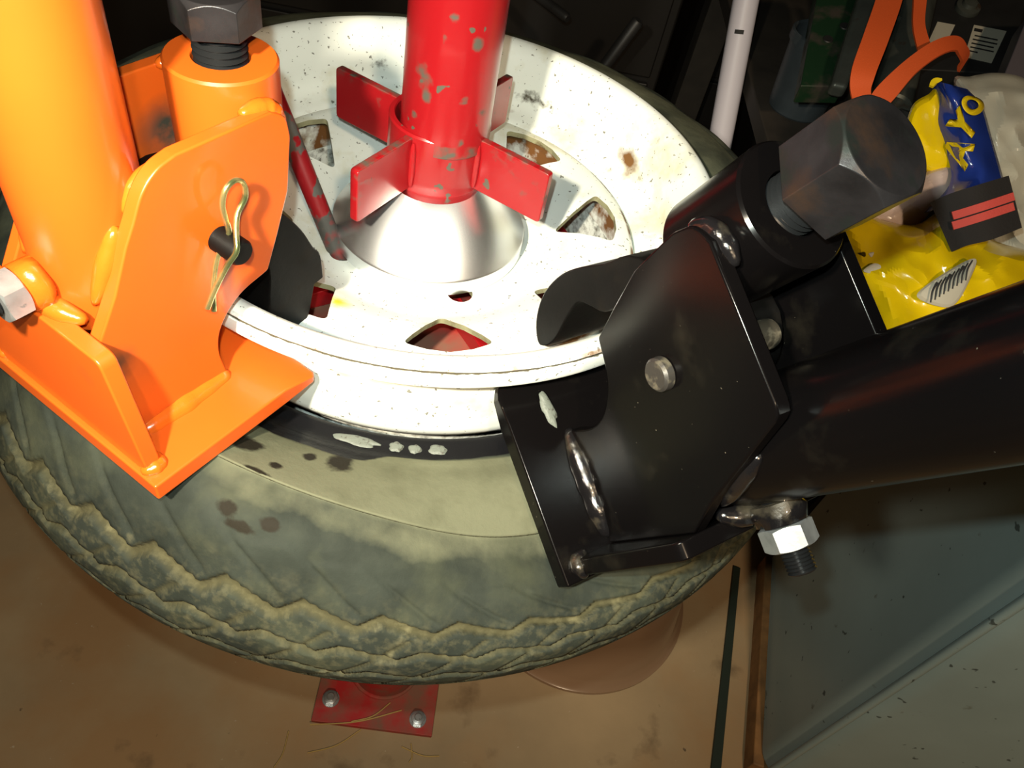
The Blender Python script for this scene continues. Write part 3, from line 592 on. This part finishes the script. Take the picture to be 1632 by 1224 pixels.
# ------------------------------------------------------------------ cabinet on a wooden runner
e = Vector((-0.2027, -0.9792, 0)); nn = Vector((0.9792, -0.2027, 0)); A0 = Vector((0.7104, 0.3095, 0))
cb = tag(empty('metal_cabinet', (A0.x, A0.y, -1.0)), 'grey green enamelled metal cabinet on a wooden runner beside the tire', 'cabinet')
def C(t, w_, z): q = e * t + nn * w_; return Vector((q.x, q.y, z + 1.0))
Lc = 0.372
prof = [(0.0, 0.0), (Lc, 0.0)] + [(Lc + 0.042 * math.sin(k * math.pi / 16), 0.042 * (1 - math.cos(k * math.pi / 16))) for k in range(1, 9)] + [(Lc + 0.042, 0.60), (0.0, 0.60)]
v, f = prism(prof, -0.955, -0.225, lambda x, y, t: C(x, y, t)); obj('body', v, f, m_cab, cb, smooth=25, bevel=0.004)
v, f = prism([(Lc + 0.030, -0.955), (Lc + 0.030, -0.235)], 0, 1, lambda x, y, t: C(x, y, t)) if False else tube([C(Lc + 0.036, 0.012, z) for z in (-0.95, -0.6, -0.235)], 0.0055, 12); obj('edge_bead', v, f, m_cab, cb, smooth=60)
v, f = prism([(0.0, -0.012), (Lc + 0.03, -0.012), (Lc + 0.03, 0.05), (0.0, 0.05)], -1.0, -0.955, lambda x, y, t: C(x, y, t)); obj('wooden_runner', v, f, m_wood, cb, smooth=0, bevel=0.003)
# a thin dark strip standing in for the shadow gap along the cabinet
v, f = prism([(0.02, -0.060), (0.60, -0.070), (0.60, -0.052), (0.02, -0.046)], -1.0, -0.994, lambda x, y, t: C(x, y, t)); o = obj('shadow_gap_strip', [q - Vector((0, 0, 0)) for q in v], f, M('dark_green_shadow', (0.012, 0.022, 0.014), 0.7), None, smooth=0, bevel=0.001)
o.location = (A0.x, A0.y, -1.0); tag(o, 'narrow dark green strip standing in for the shadow gap on the floor alongside the wooden runner', 'strip')

# ------------------------------------------------------------------ bench and what stands on it
wb = tag(empty('workbench', (0.85, 0.65, -1.0)), 'dark workbench board behind the black clamp carrying the plastic bag', 'workbench')
v, f = prism([(-0.428, -0.62), (-0.212, -0.62), (-0.150, -0.325), (0.75, -0.31), (0.75, 0.65), (-0.428, 0.65)], 0.750, 0.780, lambda x, y, t: (x, y, t)); obj('board', v, f, m_bench, wb, smooth=0, bevel=0.003)
for lx, ly in ((-0.10, -0.22), (0.70, -0.25), (-0.38, 0.60), (0.70, 0.60)):
    v, f = box((lx - 0.03, ly - 0.03, 0.0), (lx + 0.03, ly + 0.03, 0.750)); obj('leg', v, f, m_bench, wb, smooth=0, bevel=0.003)
BZ = -0.220

# white pole
a = at(1200, -60, 1.14); b = at(1104, 462, 1.40); d = (b - a).normalized(); b2 = b + d * ((-1.0 - b.z) / d.z)
pl = tag(empty('leaning_pole', b2), 'slim white plastic pole leaning behind the tire', 'pole')
v, f = lathe([(0.0165, 0), (0.0195, 0.002), (0.0195, (a - b2).length)], (0, 0, 0), a - b2, 40); obj('pole', v, f, m_white, pl, smooth=40)
# slot near its top, facing the camera
s0 = at(1184.5, 51, 1.172); ax = (a - b2).normalized(); dv = (CAM - s0).normalized(); sd = ax.cross(dv).normalized(); dv = sd.cross(ax).normalized()
tt_ = (s0 - b2).dot(ax); base = b2 + ax * tt_ - sd * 0.004
pol = []; 
vv = []; ff = []
for i in range(9):
    th = math.radians(-24 + 40 * i / 8) 
    for q in (-0.003, 0.003): 
        for rr in (0.0190, 0.0200): vv.append(b2 + ax * (tt_ + q) + (sd * math.sin(th) + dv * math.cos(th)) * rr - b2)
for i in range(8):
    o_ = i * 4
    ff += [(o_ + 1, o_ + 5, o_ + 7, o_ + 3), (o_, o_ + 2, o_ + 6, o_ + 4), (o_, o_ + 4, o_ + 5, o_ + 1), (o_ + 2, o_ + 3, o_ + 7, o_ + 6)]
ff += [(0, 1, 3, 2), (32, 34, 35, 33)]
obj('slot', vv, ff, m_ink, pl, smooth=30)

# bucket
v, f = lathe([(0.001, 0), (0.072, 0), (0.076, 0.004), (0.090, 0.140), (0.096, 0.142), (0.096, 0.160), (0.091, 0.162), (0.087, 0.158), (0.073, 0.006), (0.001, 0.004)], (0, 0, 0), (0, 0, 1), 56, caps=False)
o = obj('bucket', v, f, m_bucket, None, smooth=35); o.location = (0.482, 0.640, BZ); o.scale = (0.55, 0.55, 0.70); tag(o, 'blue grey plastic bucket in the dark behind the bolt of the black clamp', 'bucket')

def slab_px(name, pts, d0, m, parent=None, origin=Vector((0, 0, 0)), bevel=0.002, thick=0.02):
    """a plate whose outline is given at depths d0 (list or number), with real thickness away from the camera"""
    P = [at(px, py, (d0[i] if isinstance(d0, (list, tuple)) else d0)) for i, (px, py) in enumerate(pts)]
    n = (P[1] - P[0]).cross(P[2] - P[0]).normalized()
    if n.dot(FWD) < 0: n = -n
    c = P[0]; P = [q - n * (q - c).dot(n) for q in P]
    k = len(P); v = [q - origin for q in P] + [q + n * thick - origin for q in P]
    f = [tuple(range(k)), tuple(reversed(range(k, 2 * k)))] + [(i, (i + 1) % k, k + (i + 1) % k, k + i) for i in range(k)]
    return obj(name, v, f, m, parent, smooth=0, bevel=bevel), n

# machine: green bracket plate, grey bar and cylinder
og = at(1400, 150, 1.02); og.z = BZ
mc = tag(empty('machine_part', og), 'green and grey scuffed machine bracket on the bench behind the orange strap', 'machine part')
g, n = slab_px('bracket_plate', [(1312, -60), (1392, -60), (1345, 138), (1276, 136)], [1.10, 1.10, 1.0, 1.0], m_green, mc, og, thick=0.03)
for hx, hy in ((1320, 62), (1352, 30), (1336, 105)):
    c = at(hx, hy, 1.035); t = (g.data.vertices[0].co + og - c).dot(n); c = c + n * (t - 0.0015); v, f = cyl(c - og, c + n * 0.004 - og, 0.007, 20, 0.0008); obj('bolt', v, f, m_dark, mc)
slab_px('bar', [(1385, -60), (1418, -60), (1352, 140), (1326, 132)], [1.05, 1.05, 0.97, 0.97], m_greymetal, mc, og, bevel=0.006, thick=0.022)
v, f = cyl(at(1478, -80, 1.10) - og, at(1418, 175, 1.0) - og, 0.026, 32, 0.003); obj('cylinder', v, f, m_greymetal, mc)
v, f = cyl(at(1452, 170, 1.0) - og, Vector((at(1452, 170, 1.0).x, at(1452, 170, 1.0).y, BZ)) - og, 0.02, 20); obj('foot', v, f, m_dark, mc)
c = at(1424, 42, 1.03); v, f = lathe([(0.010, 0), (0.016, 0), (0.016, 0.012), (0.010, 0.012)], c - og, FWD, 28, close=True); obj('ring', v, f, m_greymetal, mc)

# orange webbing strap : one ribbon
def ribbon(name, pts, wid, m, parent=None, th=0.0016, origin=Vector((0, 0, 0)), sub=10):
    """pts: (px,py,depth) centre line; ribbon faces the camera side with slight twist"""
    Pc = cat([at(*p) - origin for p in pts], sub); W_ = cat([(w_, tw, 0) for w_, tw in wid], sub); v = []; f = []
    for i, p in enumerate(Pc):
        t = (Pc[min(i + 1, len(Pc) - 1)] - Pc[max(i - 1, 0)]).normalized(); dv = (CAM - origin - p).normalized(); s = t.cross(dv).normalized(); nrm = s.cross(t).normalized()
        tw = W_[i].y; s2 = s * math.cos(tw) + nrm * math.sin(tw); n2 = -s * math.sin(tw) + nrm * math.cos(tw); w2 = W_[i].x
        v += [p - s2 * w2 - n2 * th, p + s2 * w2 - n2 * th, p + s2 * w2 + n2 * th, p - s2 * w2 + n2 * th]
    for i in range(len(Pc) - 1):
        for k in range(4): f.append((i * 4 + k, i * 4 + (k + 1) % 4, i * 4 + 4 + (k + 1) % 4, i * 4 + 4 + k))
    f += [(3, 2, 1, 0), tuple(len(Pc) * 4 - 4 + k for k in range(4))]
    return obj(name, v, f, m, parent, smooth=40)
os_ = at(1400, 190, 0.93); os_.z = BZ
sr = tag(empty('ratchet_strap', os_), 'orange webbing strap draped over the grey machine part', 'strap')
ribbon('webbing', [(1432, -70, 1.0), (1418, -5, 0.97), (1396, 60, 0.94), (1376, 115, 0.925), (1372, 150, 0.93), (1385, 180, 0.94), (1410, 150, 0.935), (1450, 108, 0.93), (1492, 78, 0.93), (1522, 70, 0.94), (1536, 86, 0.96), (1534, 104, 0.98)], [(0.0155, 0.1), (0.0155, 0.1), (0.0150, 0.05), (0.0140, 0.15), (0.0115, 0.4), (0.010, 0.3), (0.0125, 0.1), (0.0105, 0.35), (0.010, 0.4), (0.010, 0.7), (0.010, 1.1), (0.010, 1.2)], m_strap, sr, origin=os_)
ribbon('webbing', [(1470, -70, 1.0), (1466, -5, 0.985), (1464, 40, 0.97), (1474, 82, 0.955)], [(0.0085, 0.5), (0.0085, 0.5), (0.008, 0.6), (0.008, 0.4)], m_strap, sr, origin=os_)

# dark box with paper labels, and the mauve panel next to it
ox = at(1560, 160, 1.04); ox.z = BZ
bxx = tag(empty('dark_case', ox), 'dark equipment case with paper label behind the plastic bag', 'case')
fr_, n = slab_px('front', [(1480, -70), (1650, -70), (1612, 118), (1452, 106)], [1.24, 1.24, 1.14, 1.14], m_dark, bxx, ox, thick=0.08)
def onface(px, py, lift):
    d = FWD + RIGHT * ((px - 816) / FPX) - UP * ((py - 612) / FPX); p0 = fr_.data.vertices[0].co + ox; t = (p0 - CAM).dot(n) / d.dot(n); return CAM + d * t - n * lift
def patch(name, pts, m, parent, lift=0.0006, th=0.0005):
    P = [onface(px, py, lift) - ox for px, py in pts]; k = len(P); v = P + [q + n * th for q in P]
    return obj(name, v, [tuple(range(k)), tuple(reversed(range(k, 2 * k)))] + [(i, (i + 1) % k, k + (i + 1) % k, k + i) for i in range(k)], m, parent, smooth=0)
lb1 = patch('label', [(1552, 40), (1604, 50), (1580, 101), (1536, 91)], m_card, bxx)
def bil(u, v_): 
    q = [(1552, 40), (1604, 50), (1580, 101), (1536, 91)]; a = [q[0][i] * (1 - u) + q[1][i] * u for i in (0, 1)]; b = [q[3][i] * (1 - u) + q[2][i] * u for i in (0, 1)]; return (a[0] * (1 - v_) + b[0] * v_, a[1] * (1 - v_) + b[1] * v_)
for k, (u0, u1, v0, th) in enumerate([(0.05, 0.30, 0.10, 0.09), (0.12, 0.86, 0.30, 0.035), (0.10, 0.90, 0.42, 0.035), (0.10, 0.84, 0.54, 0.035), (0.10, 0.90, 0.66, 0.035), (0.10, 0.40, 0.78, 0.035)]):
    patch('print_line', [bil(u0, v0), bil(u1, v0), bil(u1, v0 + th), bil(u0, v0 + th)], m_ink, lb1 if False else bxx, lift=0.0013, th=0.0004)
patch('label', [(1494, 35), (1522, 40), (1506, 74), (1478, 70)], m_card, bxx)
c = onface(1541, 14, 0.0); v, f = lathe([(0.004, 0), (0.010, 0.001), (0.012, 0.006), (0.018, 0.008), (0.019, 0.014), (0.017, 0.02)], c - ox - n * 0.014, n, 28); obj('knob', v, f, m_greymetal, bxx)
op = at(1625, 140, 1.0); op.z = BZ
mp = tag(empty('mauve_panel', op), 'smooth mauve painted panel standing beside the dark equipment case', 'panel'); slab_px('panel', [(1640, 20), (1740, 20), (1700, 190), (1592, 150)], [1.06, 1.06, 0.98, 0.98], m_mauve, mp, op, thick=0.04)

# ------------------------------------------------------------------ plastic bags
def pillow(name, pts, dep, bulge, m, parent, origin, seed, amp=0.010, freq=16.0, K_=18, back=0.05, ctr=None, tilt=(0, 0)):
    """crumpled film bag: star-shaped outline, creased front, rounded back"""
    px = [p[0] for p in pts]; py = [p[1] for p in pts]; cx, cy = ctr or (sum(px) / len(px), sum(py) / len(py))
    C_ = cat2(pts, 5, closed=True); n_ = len(C_); v = []; f = []
    def P(x, y, d): return at(x, y, d + tilt[0] * (x - cx) / 1000 + tilt[1] * (y - cy) / 1000)
    def crease(p):
        q = p * freq + Vector((seed * 7.3, seed * 1.7, 0)); a = 1 - abs(noise.noise(q)) * 2.2; b = 1 - abs(noise.noise(q * 2.3 + Vector((3, 1, 5)))) * 2.2
        return amp * (a * 0.75 + b * 0.32)
    for side in (0, 1):
        base_ = len(v); p = P(cx, cy, dep); v.append((P(cx, cy, dep - bulge + (-crease(p) if True else 0))) if side == 0 else P(cx, cy, dep + back))
        for k in range(1, K_ + 1):
            t = k / K_; e_ = math.sqrt(max(0.0, 1 - t * t))
            for (x, y) in C_:
                X_, Y_ = cx + (x - cx) * t, cy + (y - cy) * t; p = P(X_, Y_, dep)
                v.append(P(X_, Y_, dep - bulge * e_ - crease(p) * min(1, (1 - t) * 5 + 0.15)) if side == 0 else P(X_, Y_, dep + back * e_ + 0.001))
        f += [(base_, base_ + 1 + i, base_ + 1 + (i + 1) % n_) for i in range(n_)]
        for k in range(K_ - 1):
            for i in range(n_): f.append((base_ + 1 + k * n_ + i, base_ + 1 + (k + 1) * n_ + i, base_ + 1 + (k + 1) * n_ + (i + 1) % n_, base_ + 1 + k * n_ + (i + 1) % n_))
    half = 1 + K_ * n_
    for i in range(n_): a = 1 + (K_ - 1) * n_ + i; b = 1 + (K_ - 1) * n_ + (i + 1) % n_; f.append((a, b, half + b, half + a))
    return obj(name, [q - origin for q in v], f, m, parent, smooth=14)
oy = at(1470, 380, 0.74); oy.z = BZ
yb = tag(empty('plastic_bag', oy), 'crumpled yellow and blue printed plastic bag on the bench behind the black tube', 'bag')
pillow('lower_body', [(1338, 345), (1372, 338), (1412, 352), (1460, 358), (1500, 335), (1540, 330), (1580, 380), (1640, 400), (1680, 420), (1690, 540), (1580, 660), (1450, 655), (1385, 570), (1352, 470), (1338, 400)], 0.752, 0.040, m_yel, yb, oy, 1, amp=0.026, freq=12, K_=36, back=0.06, ctr=(1500, 480), tilt=(0, -0.03))
pillow('upper_lobe', [(1452, 172), (1480, 150), (1496, 140), (1512, 200), (1522, 262), (1500, 276), (1470, 270), (1440, 240)], 0.77, 0.012, m_yel, yb, oy, 2, amp=0.006, freq=18, back=0.03, ctr=(1488, 215))
# blue printed sheet
def sheet(u, v_):
    """u across, v down the blue film"""
    l = cat2([(1488, 128), (1497, 185), (1512, 240), (1518, 290), (1476, 338)], 8); r = cat2([(1542, 142), (1566, 170), (1582, 225), (1598, 280), (1604, 306)], 8)
    k = v_ * (len(l) - 1); i = min(int(k), len(l) - 2); t = k - i
    a = [l[i][q] * (1 - t) + l[i + 1][q] * t for q in (0, 1)]; b = [r[i][q] * (1 - t) + r[i + 1][q] * t for q in (0, 1)]
    x, y = a[0] * (1 - u) + b[0] * u, a[1] * (1 - u) + b[1] * u
    d = 0.765 - 0.022 * math.sin(math.pi * min(1, max(0, u))) - 0.020 * v_ - 0.0035 * noise.noise(Vector((u * 3, v_ * 5, 2.0))) * 2
    return at(x, y, d) - oy
NU, NV = 18, 30; v = []; f = []
for side in (0, 1):
    for j in range(NV + 1):
        for i in range(NU + 1): v.append(sheet(i / NU, j / NV) + FWD * (0.0 if side == 0 else 0.004))
n1 = (NU + 1) * (NV + 1)
for s_ in (0, n1):
    for j in range(NV):
        for i in range(NU): q = s_ + j * (NU + 1) + i; f.append((q, q + 1, q + NU + 2, q + NU + 1))
edge = [i for i in range(NU + 1)] + [j * (NU + 1) + NU for j in range(1, NV + 1)] + [NV * (NU + 1) + i for i in range(NU - 1, -1, -1)] + [j * (NU + 1) for j in range(NV - 1, 0, -1)]
for i in range(len(edge)): a, b = edge[i], edge[(i + 1) % len(edge)]; f.append((a, b, b + n1, a + n1))
bs = obj('blue_panel', v, f, m_blue, yb, smooth=60)
# lettering: A Y O, curving up the film
def letter(ch, u, v_, size, rot):
    fc = bpy.data.curves.new('letter', 'FONT'); fc.body = ch; fc.size = 1; fc.extrude = 0; fc.offset = 0.05; fc.align_x = 'CENTER'; fc.align_y = 'CENTER'
    to = bpy.data.objects.new('letter', fc); COL.objects.link(to); dg = bpy.context.evaluated_depsgraph_get(); me = bpy.data.meshes.new_from_object(to.evaluated_get(dg)); bpy.data.objects.remove(to)
    bm = bmesh.new(); bm.from_mesh(me); bmesh.ops.triangulate(bm, faces=bm.faces); bmesh.ops.subdivide_edges(bm, edges=bm.edges, cuts=2)
    for q in bm.verts:
        x, y = q.co.x * size, q.co.y * size; X_ = x * math.cos(rot) - y * math.sin(rot); Y_ = x * math.sin(rot) + y * math.cos(rot)
        q.co = sheet(u + X_ / 72.0, v_ - Y_ / 185.0) - FWD * 0.0040
    bmesh.ops.solidify(bm, geom=bm.faces[:], thickness=0.0004)
    bm.to_mesh(me); bm.free(); fin('print_letter', me, m_yink, bs, smooth=0)
letter('A', 0.17, 0.53, 52, math.radians(52)); letter('Y', 0.42, 0.36, 50, math.radians(36)); letter('O', 0.76, 0.225, 42, math.radians(14))
ribbon('torn_edge', [(1484, 138, 0.752), (1490, 130, 0.752), (1500, 127, 0.752)], [(0.002, 0.2), (0.003, 0.2), (0.001, 0.1)], m_yink, yb, origin=oy)
# barcode and small printed mark
pillow('barcode_patch', [(1462, 474), (1480, 452), (1535, 418), (1556, 414), (1548, 440), (1528, 478), (1506, 490)], 0.686, 0.004, m_card, yb, oy, 4, amp=0.002, freq=20, back=0.004, K_=8)
for k in range(9):
    x0 = 1482 + k * 7.0; y0 = 462 - k * 4.4
    ribbon('barcode_bar', [(x0 + 12, y0 - 12, 0.6788), (x0 + 4, y0 + 2, 0.6782), (x0 + 1, y0 + 20, 0.6788)], [(0.0006 + 0.0006 * (k % 3 == 0), 0), (0.0008, 0), (0.0006, 0)], m_ink, yb, th=0.0003, origin=oy, sub=4)
for pts in ([(1376, 432), (1392, 420), (1404, 424), (1398, 436)], [(1384, 404), (1393, 402), (1389, 410)]):
    pillow('printed_mark', pts, 0.700, 0.001, m_card, yb, oy, 6, amp=0.0, K_=4, back=0.003)
# black webbing with coral stripe
os2 = at(1570, 340, 0.69)
ws = tag(empty('webbing_scrap', os2), 'short black webbing piece with a coral stripe lying on the yellow bag', 'webbing')
ribbon('webbing', [(1500, 362, 0.700), (1528, 350, 0.690), (1570, 338, 0.684), (1616, 322, 0.688)], [(0.0245, 0.1), (0.0245, 0), (0.0250, -0.05), (0.0240, -0.1)], m_web, ws, origin=os2)
for off in (-8, 8):
    ribbon('stripe', [(1518, 352 + off, 0.6885), (1535, 347 + off, 0.6862), (1570, 336 + off, 0.6814), (1615, 321 + off, 0.6855)], [(0.0036, 0.05), (0.0036, 0), (0.0036, -0.05), (0.0036, -0.1)], m_redweb, ws, th=0.001, origin=os2)
# milky bag behind, and the pink and pale film
ow = at(1590, 250, 0.80); ow.z = BZ
cbg = tag(empty('plastic_bag', ow), 'milky white translucent plastic bag bunched behind the yellow bag', 'bag')
pillow('film', [(1520, 130), (1545, 122), (1590, 116), (1640, 128), (1720, 180), (1745, 340), (1740, 470), (1680, 535), (1610, 505), (1580, 420), (1560, 330), (1540, 220)], 0.875, 0.040, m_clear, cbg, ow, 7, amp=0.028, freq=12, K_=36, back=0.06, ctr=(1630, 270))
opk = at(1430, 320, 0.76); opk.z = BZ
pk = tag(empty('plastic_film', opk), 'pinkish clear plastic film crumpled between the hex bolt and yellow bag', 'film')
pillow('film', [(1350, 348), (1395, 318), (1440, 290), (1478, 272), (1520, 262), (1524, 300), (1490, 330), (1462, 362), (1440, 370), (1400, 356)], 0.775, 0.016, m_pink, pk, opk, 9, amp=0.008, freq=18, back=0.03)

# ------------------------------------------------------------------ dark things far behind
for i, (p, q, r, lb) in enumerate([((905, 30, 1.2), (812, -40, 1.25), 0.008, 'dark metal tube slanting in the shadow behind the red pipe'), ((1018, 32, 1.2), (960, 110, 1.27), 0.010, 'dark metal tube with a glinting end behind the tire')]):
    a, b = at(*p), at(*q); d = (b - a).normalized()
    if d.z > 0: a, b, d = b, a, -d
    b = b + d * ((-1.0 - b.z) / d.z) if abs(d.z) > 0.15 else b
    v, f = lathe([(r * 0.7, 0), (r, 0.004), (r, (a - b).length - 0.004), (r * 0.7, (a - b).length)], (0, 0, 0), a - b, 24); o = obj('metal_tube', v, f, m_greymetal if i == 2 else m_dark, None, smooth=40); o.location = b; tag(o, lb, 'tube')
def chest(x0, x1, y0, y1, top, label):  # made-up chest, added to keep the background dark
    t = tag(empty('dark_backdrop', ((x0 + x1) / 2, (y0 + y1) / 2, -1.0)), label, 'chest'); hx, hy = (x1 - x0) / 2, (y1 - y0) / 2
    v, f = box((-hx, -hy, 0.0), (hx, hy, top + 1.0)); obj('body', v, f, m_chest, t, smooth=0, bevel=0.006)
    h = (top + 1.0 - 0.08) / 4
    for k in range(4):
        v, f = box((-hx + 0.02, -hy - 0.012, 0.05 + h * k), (hx - 0.02, -hy, 0.05 + h * k + h - 0.012)); d = obj('drawer', v, f, m_chest, t, smooth=0, bevel=0.003)
        v, f = box((-0.08, -hy - 0.024, 0.05 + h * k + h * 0.6), (0.08, -hy - 0.012, 0.05 + h * k + h * 0.7)); obj('handle', v, f, m_chest, d, smooth=0, bevel=0.002)
m_chest = M('near_black_backdrop', (0.006, 0.0055, 0.005), 0.5, var=0.4, vscale=6)
chest(-1.10, 0.34, 1.00, 1.45, -0.16, 'near black made-up chest darkening the background behind the tire and red pipe')
chest(0.46, 1.70, 1.36, 1.80, -0.05, 'near black made-up chest darkening the background beyond the workbench')
# ------------------------------------------------------------------ lift the wheel frame so that the floor is z = 0
bpy.context.view_layer.update()
for o in sc.objects:
    if o.parent is None and o.type in ('MESH', 'EMPTY'): o.location.z += H
bpy.context.view_layer.update()
